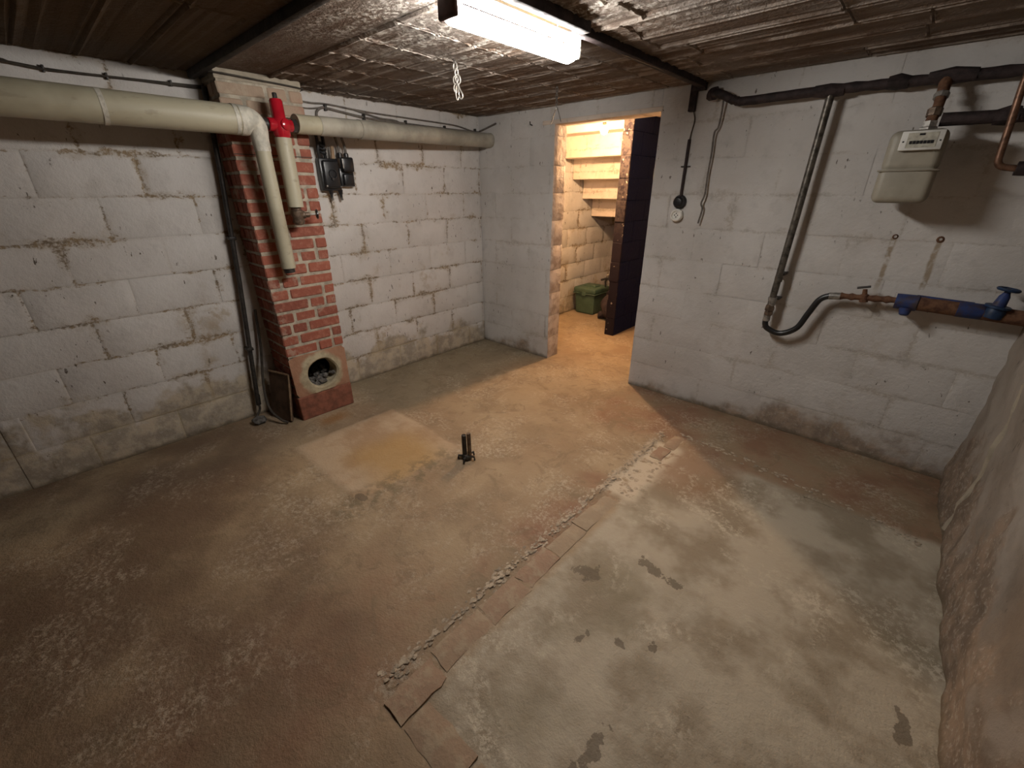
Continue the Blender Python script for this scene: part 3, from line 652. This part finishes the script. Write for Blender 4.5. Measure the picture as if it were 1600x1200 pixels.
for zz, yb in ((0.5, -2.225), (1.2, -2.157)): MB().b2((0.0, yb-.02, zz-.01), (0.066, yb+.02, zz+.01), .004).build('bracket', M_dark, cd)
v, f = ball((0.135, -2.305, 0.022), 0.045, 3, (1.0, .95, .6), 0.35)
tag(MB().add(v, f).build('stone_lump', M_rubble), 'rounded grey lump on the floor at the conduit foot', 'stone')
rot = Matrix.Rotation(R(-9), 3, 'X') @ Matrix.Rotation(0, 3, 'Z')
bd = thing('board', 'thin brown board leaning on the shaded side of the chimney', 'board', (0.19, -2.175, 0))
q = Matrix.Rotation(R(18), 3, 'Z') @ Matrix.Rotation(R(-10), 3, 'X')
MB().box((0, 0, 0), (0.20, 0.010, 0.34), 0.002, 1, q).build('panel', M_board, None, False).parent = bd
bd.children[0].location = (0, 0.025, 0.172)
fr = MB().box((0, -.008, .165), (0.20, 0.008, 0.012), 0.002, 1).box((0.095, -.008, 0), (0.012, .008, 0.33), 0.002, 1)
fr.v = [q @ v for v in fr.v]; e_ = fr.build('edge_strip', M_wood, None, False); e_.parent = bd; e_.location = (0, 0.025, 0.172)
m = MB().tube(smooth([(0.04, -2.13, 0.75), (0.06, -2.16, 0.5), (0.10, -2.215, 0.25), (0.17, -2.235, 0.10), (0.26, -2.21, 0.035), (0.30, -2.18, 0.014)]), .0085, 8)
tag(m.build('loose_cable', M_wire), 'loose brown cable curving down across the leaning board', 'cable')

# ------------------------------------------------------------------ ceiling light
bl = thing('batten_light', 'lit white fluorescent batten light on the ceiling', 'ceiling light', (1.87, -1.57, 1.95))
MB().b2((1.838, -1.90, 2.021), (1.93, -1.235, 2.045), .004).build('housing', M_white, bl)
pr = [(-.040, 2.020), (-.045, 2.0), (-.044, 1.98), (-.036, 1.960), (-.02, 1.947), (.0, 1.943), (.02, 1.947), (.036, 1.960), (.044, 1.98), (.045, 2.0), (.040, 2.020)]
vs = []; fs = []; yy = [(-1.893, .8), (-1.886, 1), (-1.262, 1), (-1.248, .93), (-1.243, .8)]
for y_, s_ in yy:
    for a, zz in pr: vs.append((1.872+a*s_, y_, 2.020+(zz-2.020)*s_))
n = len(pr)
for j in range(4):
    for i in range(n): fs.append((j*n+i, j*n+(i+1) % n, (j+1)*n+(i+1) % n, (j+1)*n+i))
fs += [tuple(range(n)), tuple(4*n+i for i in range(n))]
MB().add(vs, fs).build('diffuser', M_tube, bl)
MB().b2((1.828, -1.912, 1.955), (1.915, -1.894, 2.03), .008, 3).build('end_cap', M_cap, bl)
MB().b2((1.832, -1.243, 1.958), (1.912, -1.230, 2.03), .006, 2).build('end_cap', M_white, bl)
MB().b2((1.9155, -1.885, 1.986), (1.9185, -1.25, 1.990)).build('seam', M_cap, bl)
for y_ in (-1.42, -1.27): MB().lathe((1.928, y_, 2.03), (1, 0, 0), [(0, .006), (.006, .005)], 8).build('screw', M_zinc, bl)
m = MB().tube(smooth([(1.945, -2.05, 2.034), (1.94, -1.75, 2.034), (1.945, -1.55, 2.03), (1.95, -1.40, 2.033), (1.975, -1.27, 2.03)]), .0045, 8)
tag(m.build('yellow_cable', M_yel), 'yellowed cable beside the lit batten light', 'cable')
tr = thing('ceiling_conduit', 'dark conduit along the ceiling turning down the wall beside the doorway', 'conduit', (1.96, -0.6, 1.9))
MB().b2((1.975, -2.11, 2.008), (2.015, -1.32, 2.046), .005).build('thick_run', M_bitumen, tr)
MB().b2((1.935, -1.34, 2.012), (1.975, -0.03, 2.046), .005).build('ceiling_run', M_bitumen, tr)
MB().b2((1.885, -0.034, 1.897), (1.925, -0.004, 2.046), .004).build('wall_drop', M_bitumen, tr)
MB().b2((1.9, -0.04, 2.0), (1.975, -0.006, 2.046), .004).build('corner_piece', M_bitumen, tr)
ls = thing('switch_cable', 'thin dark conduit dropping to the round switch and socket', 'cable', (1.915, -0.01, 1.4))
MB().tube(smooth([(1.915, -0.010, 1.90), (1.928, -0.008, 1.85), (1.918, -0.008, 1.78), (1.915, -0.010, 1.74)]), .0035, 8).build('bare_wire', M_wire, ls)
MB().tube([(1.915, -0.012, 1.75), (1.914, -0.012, 1.42)], .009, 10).build('pipe', M_bitumen, ls)
MB().b2((1.885, -0.014, 1.595), (1.945, -0.002, 1.602), .002).build('clip', M_dark, ls)
rs = tag(MB().lathe((1.912, 0.0, 1.39), (0, -1, 0), [(0, .043), (.012, .043), (.02, .036), (.036, .034), (.042, .026), (.05, .024), (.052, .012)], 24).build('rotary_switch', M_bak), 'round black rotary switch on the wall right of the doorway', 'switch')
so = thing('wall_socket', 'round ivory socket just below the black rotary switch', 'socket', (1.908, -0.0, 1.309))
MB().lathe((1.908, 0.0, 1.309), (0, -1, 0), [(0, .040), (.03, .040), (.037, .034), (.037, .027), (.028, .026)], 24).build('body', M_socket, so)
for dx_, dz_ in ((-.01, 0), (.01, 0), (0, .011), (0, -.011)): MB().lathe((1.908+dx_, -.0275, 1.309+dz_), (0, -1, 0), [(0, .004), (.0016, .004)], 8).build('pin_hole', M_bak, so)
m = MB().tube(smooth([(2.095, -0.05, 1.94), (2.092, -0.035, 1.87), (2.085, -0.028, 1.80), (2.070, -0.035, 1.77), (2.072, -0.03, 1.66), (2.070, -0.028, 1.55), (2.074, -0.03, 1.44), (2.062, -0.035, 1.385), (2.073, -0.03, 1.35), (2.062, -0.03, 1.265)]), .0055, 8)
tag(m.build('hanging_wire', M_cable), 'crinkled grey wire hanging from the end of the black wall pipe', 'wire')

# ------------------------------------------------------------------ gas and water on the back wall
ga = thing('gas_pipe', 'black taped pipe running along the top of the back wall', 'pipe', (2.6, -0.08, 1.9))
pts = smooth([(2.02, -0.0, 1.975), (2.03, -0.06, 1.972), (2.09, -0.08, 1.957), (2.17, -0.08, 1.92), (2.25, -0.08, 1.911), (2.62, -0.08, 1.915), (3.0, -0.08, 1.908), (3.35, -0.08, 1.902), (3.63, -0.08, 1.90)])
MB().tube(pts, [0.022+0.004*nz(k*.8, 1) for k in range(len(pts))], 12, True, .06).build('pipe_run', M_bitumen, ga)
MB().tube([(2.012, -0.02, 1.972), (2.05, -0.072, 1.968)], .030, 10, True, .2).build('taped_end', M_bitumen, ga)
for x0, x1 in ((2.55, 2.68), (2.84, 2.92), (2.98, 3.14)): MB().tube([(x0, -0.08, 1.914), ((x0+x1)/2, -0.08, 1.912), (x1, -0.08, 1.908)], [.024, .032, .025], 10, True, .12).build('tape_wrap', M_bitumen, ga)
dn = thing('down_pipe', 'dull steel pipe dropping from the black pipe to the hose', 'pipe', (2.6, -0.08, 0.75))
MB().tube([(2.625, -0.08, 1.90), (2.612, -0.08, 1.3), (2.598, -0.08, 0.83)], .0185, 14).build('pipe', M_steel, dn)
MB().lathe((2.604, -0.08, 1.0), (0.02, 0, -1), [(0, .021), (.03, .021)], 12).build('collar', M_steel, dn)
MB().lathe((2.6, -0.08, 0.875), (0.02, 0, -1), [(0, .024), (.02, .024), (.022, .02), (.05, .02)], 10).build('collar', M_zinc, dn)
MB().lathe((2.597, -0.08, 0.83), (0.01, 0, -1), [(0, .022), (.02, .026), (.035, .026), (.038, .02), (.045, .024), (.062, .024), (.066, .017), (.09, .017)], 6).build('union', M_brass, dn)
MB().b2((2.585, -0.075, 1.005), (2.63, 0.0, 1.02), .003).build('bracket', M_dark, dn)
MB().b2((2.578, -0.075, 0.862), (2.635, 0.0, 0.872), .003).build('bracket', M_dark, dn)
ho = thing('flexible_hose', 'black rubber hose curving from the down pipe to the rusty pipe', 'hose', (2.7, -0.08, 0.66))
MB().tube(smooth([(2.594, -0.08, 0.745), (2.594, -0.08, 0.71), (2.615, -0.08, 0.683), (2.685, -0.08, 0.667), (2.76, -0.08, 0.715), (2.797, -0.08, 0.81), (2.83, -0.08, 0.895), (2.873, -0.08, 0.926), (2.905, -0.08, 0.931)]), .0165, 14).build('hose', M_rubber, ho)
MB().lathe((2.594, -0.08, 0.765), (0, 0, -1), [(0, .019), (.035, .02)], 14).build('ferrule', M_zinc, ho)
MB().lathe((2.87, -0.08, 0.9255), (1, 0, .1), [(0, .0195), (.05, .0195)], 14).build('ferrule', M_zinc, ho)
wp_ = thing('rusty_pipe', 'rusty iron pipe with a small tee handled tap beside the hose', 'pipe', (3.05, -0.08, 0.9))
pts = [(2.92+.0165*k, -0.08, 0.932+.001*k) for k in range(16)]
MB().tube(pts, [.015+.005*(k % 3 == 0)+.003*nz(k*1.3, 2) for k in range(16)], 10, True, .08).build('pipe', M_rust, wp_)
MB().lathe((3.022, -0.08, 0.938), (-.15, 0, 1), [(-.022, .02), (.016, .02), (.02, .012), (.045, .010)], 10).build('tap_body', M_rust, wp_)
MB().tube([(2.98, -0.08, 0.985), (3.035, -0.08, 1.0)], .006, 8).build('tee_handle', M_dark, wp_)
bp = thing('main_pipe', 'brown water main painted blue in patches low on the back wall', 'pipe', (3.35, -0.09, 0.9))
MB().tube([(3.15, -0.09, 0.945), (3.3, -0.09, 0.943), (3.47, -0.09, 0.94), (3.63, -0.09, 0.935)], .034, 16, True, .02).build('pipe', M_rust, bp)
MB().lathe((3.15, -0.09, 0.945), (1, 0, 0), [(0, .03), (.0, .038), (.085, .040), (.09, .034)], 16).build('blue_collar', M_blue, bp)
MB().lathe((3.20, -0.105, 0.915), (0, -.3, -1), [(0, .028), (.03, .02), (.035, .012)], 10).build('blue_drip', M_blue, bp)
MB().lathe((3.38, -0.09, 0.942), (1, 0, 0), [(0, .034), (.0, .037), (.085, .037), (.09, .034)], 16).build('blue_collar', M_blue, bp)
MB().tube([(3.225, -0.085, 0.978), (3.30, -0.085, 0.976), (3.43, -0.085, 0.973)], .008, 8).build('blue_lip', M_blue, bp)
bv = thing('blue_valve', 'blue gate valve with a flat handwheel at the right end of the main', 'valve', (3.52, -0.1, 0.93))
MB().lathe((3.50, -0.105, 0.925), (.12, 0, 1), [(0, .035), (.03, .038), (.05, .03)], 14).build('body', M_teal, bv)
MB().lathe((3.504, -0.105, 0.972), (.12, 0, 1), [(0, .045), (.01, .045)], 12).build('flange', M_teal, bv)
bon = MB().lathe((3.505, -0.105, 0.98), (.12, 0, 1), [(0, .024), (.045, .019), (.06, .012), (.075, .010)], 12).build('bonnet', M_blue, bv)
MB().torus((3.513, -0.105, 1.056), (.12, 0, 1), .034, .007, 18, 6).box((3.513, -0.105, 1.056), (.066, .010, .008)).box((3.513, -0.105, 1.056), (.010, .066, .008)).build('handwheel', M_teal, bon)
for i, (cx, cz, lab) in enumerate(((3.058, 1.245, 'small rusty plug hole in the wall nearer the down pipe'), (3.229, 1.243, 'rusty plug hole in the wall nearer the right hand corner'))):
    m = MB().lathe((cx, 0.0, cz), (0, -1, 0), [(0, .013+.003*i), (.004, .011+.003*i), (.006, .008), (-.002, .006)], 12)
    tag(m.build('wall_plug', M_rust), lab, 'wall plug')
# gas meter
gm = thing('gas_meter', 'beige metal gas meter hung on the right of the back wall', 'gas meter', (3.03, -0.19, 1.41))
def meter_half(z0, z1, w0, w1, d):
    m = MB().b2((2.93, -0.29, z0), (3.13, -0.10, z1), 0.028, 4); return m
MB().b2((2.928, -0.29, 1.408), (3.128, -0.10, 1.56), .03, 4).build('lower_shell', M_meter, gm)
up_m = MB().b2((2.930, -0.288, 1.535), (3.126, -0.102, 1.70), .032, 4).build('upper_shell', M_meter, gm)
MB().b2((2.922, -0.296, 1.538), (3.134, -0.094, 1.545), .003, 1).build('seam_flange', M_meter, gm)
ix = MB().b2((2.972, -0.315, 1.618), (3.112, -0.285, 1.692), .004).build('index_panel', M_index, gm)
MB().b2((2.994, -0.3165, 1.628), (3.092, -0.3145, 1.684), .0005, 1).build('index_plate', plain('index plate', (0.42, 0.40, 0.33), .5, 0, .2, 60), ix, False)
for k in range(7): MB().b2((3.004+k*.0115, -0.3185, 1.642), (3.0135+k*.0115, -0.316, 1.654), .0004, 1).build('digit_window', M_bak, ix, False)
MB().b2((3.03, -0.3185, 1.674), (3.048, -0.316, 1.681), .0004, 1).build('mark', M_bak, ix, False)
for xx in (2.983, 3.102): MB().lathe((xx, -.3145, 1.652), (0, -1, 0), [(0, .0035), (.002, .003)], 8).build('screw', M_dark, ix)
MB().tube([(3.045, -0.17, 1.695), (3.045, -0.165, 1.74), (3.05, -0.145, 1.80), (3.045, -0.09, 1.90)], [.022, .020, .019, .022], 12, True, .06).build('inlet_pipe', M_rust, gm)
MB().lathe((3.045, -0.17, 1.692), (0, .05, 1), [(0, .034), (.02, .034), (.024, .026), (.045, .026)], 6).build('union_nut', M_zinc, gm)
MB().lathe((3.046, -0.16, 1.755), (0, .2, 1), [(0, .026), (.03, .027), (.034, .022)], 8).build('sleeve', M_brass, gm)
MB().lathe((3.048, -0.13, 1.825), (0, .45, 1), [(0, .026), (.02, .027), (.024, .022)], 8).build('sleeve', M_zinc, gm)
op = thing('outlet_pipe', 'dark taped pipe leaving the gas meter towards the right corner', 'pipe', (3.3, -0.15, 1.74))
MB().tube([(3.075, -0.15, 1.742), (3.2, -0.15, 1.74), (3.62, -0.15, 1.73)], .025, 12, True, .06).build('pipe', M_bitumen, op)
MB().tube([(3.24, -0.15, 1.738), (3.28, -0.15, 1.738), (3.31, -0.15, 1.737)], [.027, .034, .027], 10, True, .2).build('tape_wrap', M_bitumen, op)
cp = thing('copper_pipe', 'copper pipe dropping in front of the outlet pipe to an elbow', 'pipe', (3.3, -0.22, 1.54))
MB().tube(fillet([(3.28, -0.22, 2.04), (3.281, -0.22, 1.84), (3.302, -0.22, 1.55), (3.42, -0.22, 1.535), (3.625, -0.22, 1.53)], .03, 6), .0125, 12).build('pipe', M_copper, cp)
MB().lathe((3.36, -0.22, 1.542), (1, 0, -.06), [(0, .02), (.0, .026), (.27, .026)], 12).build('black_sleeve', M_bitumen, cp)
tag(MB().tube([(0.62, 0.002, 1.93), (0.62, -0.03, 1.935), (0.632, -0.045, 1.95)], .004, 8).build('wall_hook', M_dark), 'tiny bent nail in the back wall left of the doorway', 'nail')

# ------------------------------------------------------------------ chains from the ceiling
def link(c, ang, tilt, L, wd, r, mb):
    pts = []
    for k in range(21):
        a = 2*math.pi*k/20; p = Vector((math.cos(a)*wd/2, 0, math.sin(a)*L/2*(1 if abs(math.sin(a)) > .0 else 1)))
        p = Matrix.Rotation(tilt, 3, 'Y') @ p; p = Matrix.Rotation(ang, 3, 'Z') @ p; pts.append(Vector(c)+p)
    mb.tube(pts, r, 8, False); return mb
c1 = thing('hanging_chain', 'pale short chain with a hook hanging nearest the lit batten light', 'chain', (1.236, -1.32, 1.89))
MB().lathe((1.228, -1.32, 2.05), (0, 0, -1), [(0, .012), (.006, .012), (.008, .004), (.02, .004)], 10).build('ceiling_eye', M_chaind, c1)
for k, (xx, zz, an, ti, L, wd) in enumerate(((1.229, 2.018, .3, 0, .034, .02), (1.236, 1.992, 1.6, .1, .036, .02), (1.245, 1.965, .6, -.2, .04, .024), (1.228, 1.966, .7, .2, .036, .022), (1.226, 1.93, 1.4, .1, .036, .022), (1.236, 1.91, .7, 0, .06, .016))):
    link((xx, -1.32, zz), an, ti, L, wd, .0032, MB()).build('chain_link', M_chain, c1)
MB().tube(smooth([(1.241, -1.32, 1.95), (1.252, -1.318, 1.925), (1.268, -1.315, 1.90), (1.266, -1.315, 1.885), (1.254, -1.317, 1.884), (1.246, -1.318, 1.90)]), .0035, 8).build('hook', M_chain, c1)
c2 = thing('hanging_chain', 'thin tarnished chain ending in a forked wire above the left door jamb', 'chain', (1.252, -0.52, 1.85))
MB().lathe((1.25, -0.52, 2.05), (0, 0, -1), [(0, .01), (.005, .01), (.007, .0035), (.018, .0035)], 10).build('ceiling_eye', M_chaind, c2)
for k in range(6): link((1.25, -0.52, 2.025-k*.017), .8+(k % 2)*1.57, 0, .027, .013, .0022, MB()).build('chain_link', M_chaind, c2)
MB().lathe((1.251, -0.52, 1.932), (0, 0, -1), [(0, .007), (.012, .007)], 8).build('ring', M_chain, c2)
MB().tube(smooth([(1.217, -.525, 1.85), (1.232, -.522, 1.89), (1.246, -.52, 1.925), (1.252, -.52, 1.932), (1.26, -.52, 1.925), (1.276, -.518, 1.885), (1.286, -.515, 1.853)]), .0028, 8).build('forked_wire', M_chaind, c2)

# ------------------------------------------------------------------ floor stub
fp = thing('floor_stub', 'pair of short dark iron pipes standing up from the floor', 'pipe stub', (1.525, -1.63, 0))
MB().tube([(1.512, -1.638, 0.0), (1.511, -1.638, .165)], .014, 12).lathe((1.511, -1.638, .165), (0, 0, 1), [(0, .014), (.002, .011), (-.01, .010)], 12).build('pipe', M_dark, fp)
MB().tube([(1.538, -1.622, 0.02), (1.536, -1.622, .18)], .012, 12).build('pipe', M_brass, fp)
MB().lathe((1.52, -1.632, .012), (.2, .1, 1), [(0, .03), (.012, .032), (.024, .026)], 8).build('clamp', M_dark, fp)
for a in (0.3, 1.5, 2.8, 3.9, 5.2):
    MB().tube([(1.523, -1.632, .025), (1.523+.05*math.cos(a), -1.632+.05*math.sin(a), .03), (1.523+.052*math.cos(a), -1.632+.052*math.sin(a), .008)], .006, 8).build('clamp_bolt', M_dark, fp)
v, f = ball((1.484, -1.645, 0.004), .018, 2, (1, 1, .9), .3); MB().add(v, f).build('cement_blob', M_plaster, fp)

# ------------------------------------------------------------------ passage contents
st = thing('staircase', 'pale underside of a staircase stepping down behind the doorway', 'stairs', (0.42, 1.6, 0))
for i in range(5):
    yq = 1.02+0.222*i; zq = 1.975-0.205*i
    m = MB().b2((0.004, yq, zq), (0.853, yq+0.27 if i < 4 else YF-0.01, min(2.098, zq+0.26)), .006, 1); m.build('step', M_pass, st, False)
bu = thing('bare_bulb', 'glowing bare bulb on a cord behind the door lintel', 'light bulb', (0.9, 0.62, 1.9))
MB().lathe((0.9, 0.62, 1.892), (0, 0, 1), [(0, .003), (.004, .016), (.014, .027), (.03, .031), (.045, .027), (.058, .018), (.066, .014)], 20).build('glass_bulb', M_bulb, bu)
MB().lathe((0.9, 0.62, 1.958), (0, 0, 1), [(0, .016), (.03, .018), (.045, .012), (.05, .005)], 14).build('lamp_holder', M_brass, bu)
MB().tube([(0.9, 0.62, 2.005), (0.9, 0.62, 2.10)], .004, 8).build('cord', M_cable, bu)
cr = thing('storage_box', 'green plastic tackle box with a lid beside the passage wall', 'box', (0.21, 1.72, 0))
def tp(v, s):
    k = 0.9+0.1*min(1, v.z/0.26); return Vector((0.21+(v.x-0.21)*k, 1.72+(v.y-1.72)*k, v.z))
MB().b2((0.065, 1.56, 0.004), (0.355, 1.88, 0.265), .016, 3).build('body', M_green, cr, True, lambda v: tp(v, 1))
lid = MB().b2((0.05, 1.545, 0.262), (0.37, 1.895, 0.335), .02, 3).build('lid', M_green, cr)
MB().b2((0.046, 1.541, 0.255), (0.374, 1.899, 0.268), .004, 1).build('lid_rim', M_green, cr)
MB().b2((0.12, 1.66, 0.333), (0.30, 1.78, 0.348), .006, 2).build('lid_handle', M_green, lid)
MB().b2((0.18, 1.536, 0.235), (0.24, 1.546, 0.285), .004, 1).build('latch', M_green, lid)
MB().b2((0.17, 1.568, 0.145), (0.235, 1.572, 0.168), .001, 1).build('label_patch', M_label, cr)
v, f = ball((0.60, 1.60, 0.15), 0.17, 3, (.85, .9, .98), 0.25)
sk = thing('cloth_sack', 'dark slumped sack between the green box and the partition', 'sack', (0.6, 1.6, 0))
m = MB().add([Vector((p.x, p.y, max(0.003, p.z))) for p in v], f); m.build('bag', M_sack, sk)
v, f = ball((0.62, 1.62, 0.31), 0.10, 3, (1.1, .9, .7), 0.4); MB().add(v, f).build('bag_top', M_sack, sk)
v, f = ball((0.50, 1.53, 0.05), 0.06, 3, (.8, 1, .75), 0.3); MB().add([Vector((p.x, p.y, max(.003, p.z))) for p in v], f).build('bag_foot', M_sack, sk)
ct = thing('black_clamp', 'small black clamp lying on top of the dark sack', 'tool', (0.5, 1.62, 0.36))
MB().tube([(0.47, 1.62, .37), (0.46, 1.62, .44), (0.50, 1.62, .50)], .012, 8).build('bar', M_bak, ct)
MB().tube([(0.40, 1.62, .45), (0.47, 1.62, .475), (0.53, 1.62, .47)], .014, 8).build('jaw', M_bak, ct)
MB().tube([(0.50, 1.62, .49), (0.56, 1.62, .40), (0.60, 1.62, .35)], .013, 8).build('grip', M_bak, ct)
MB().lathe((0.49, 1.61, .50), (0.3, -.4, 1), [(0, .02), (.03, .018), (.032, .01)], 10).build('screw_knob', M_zinc, ct)
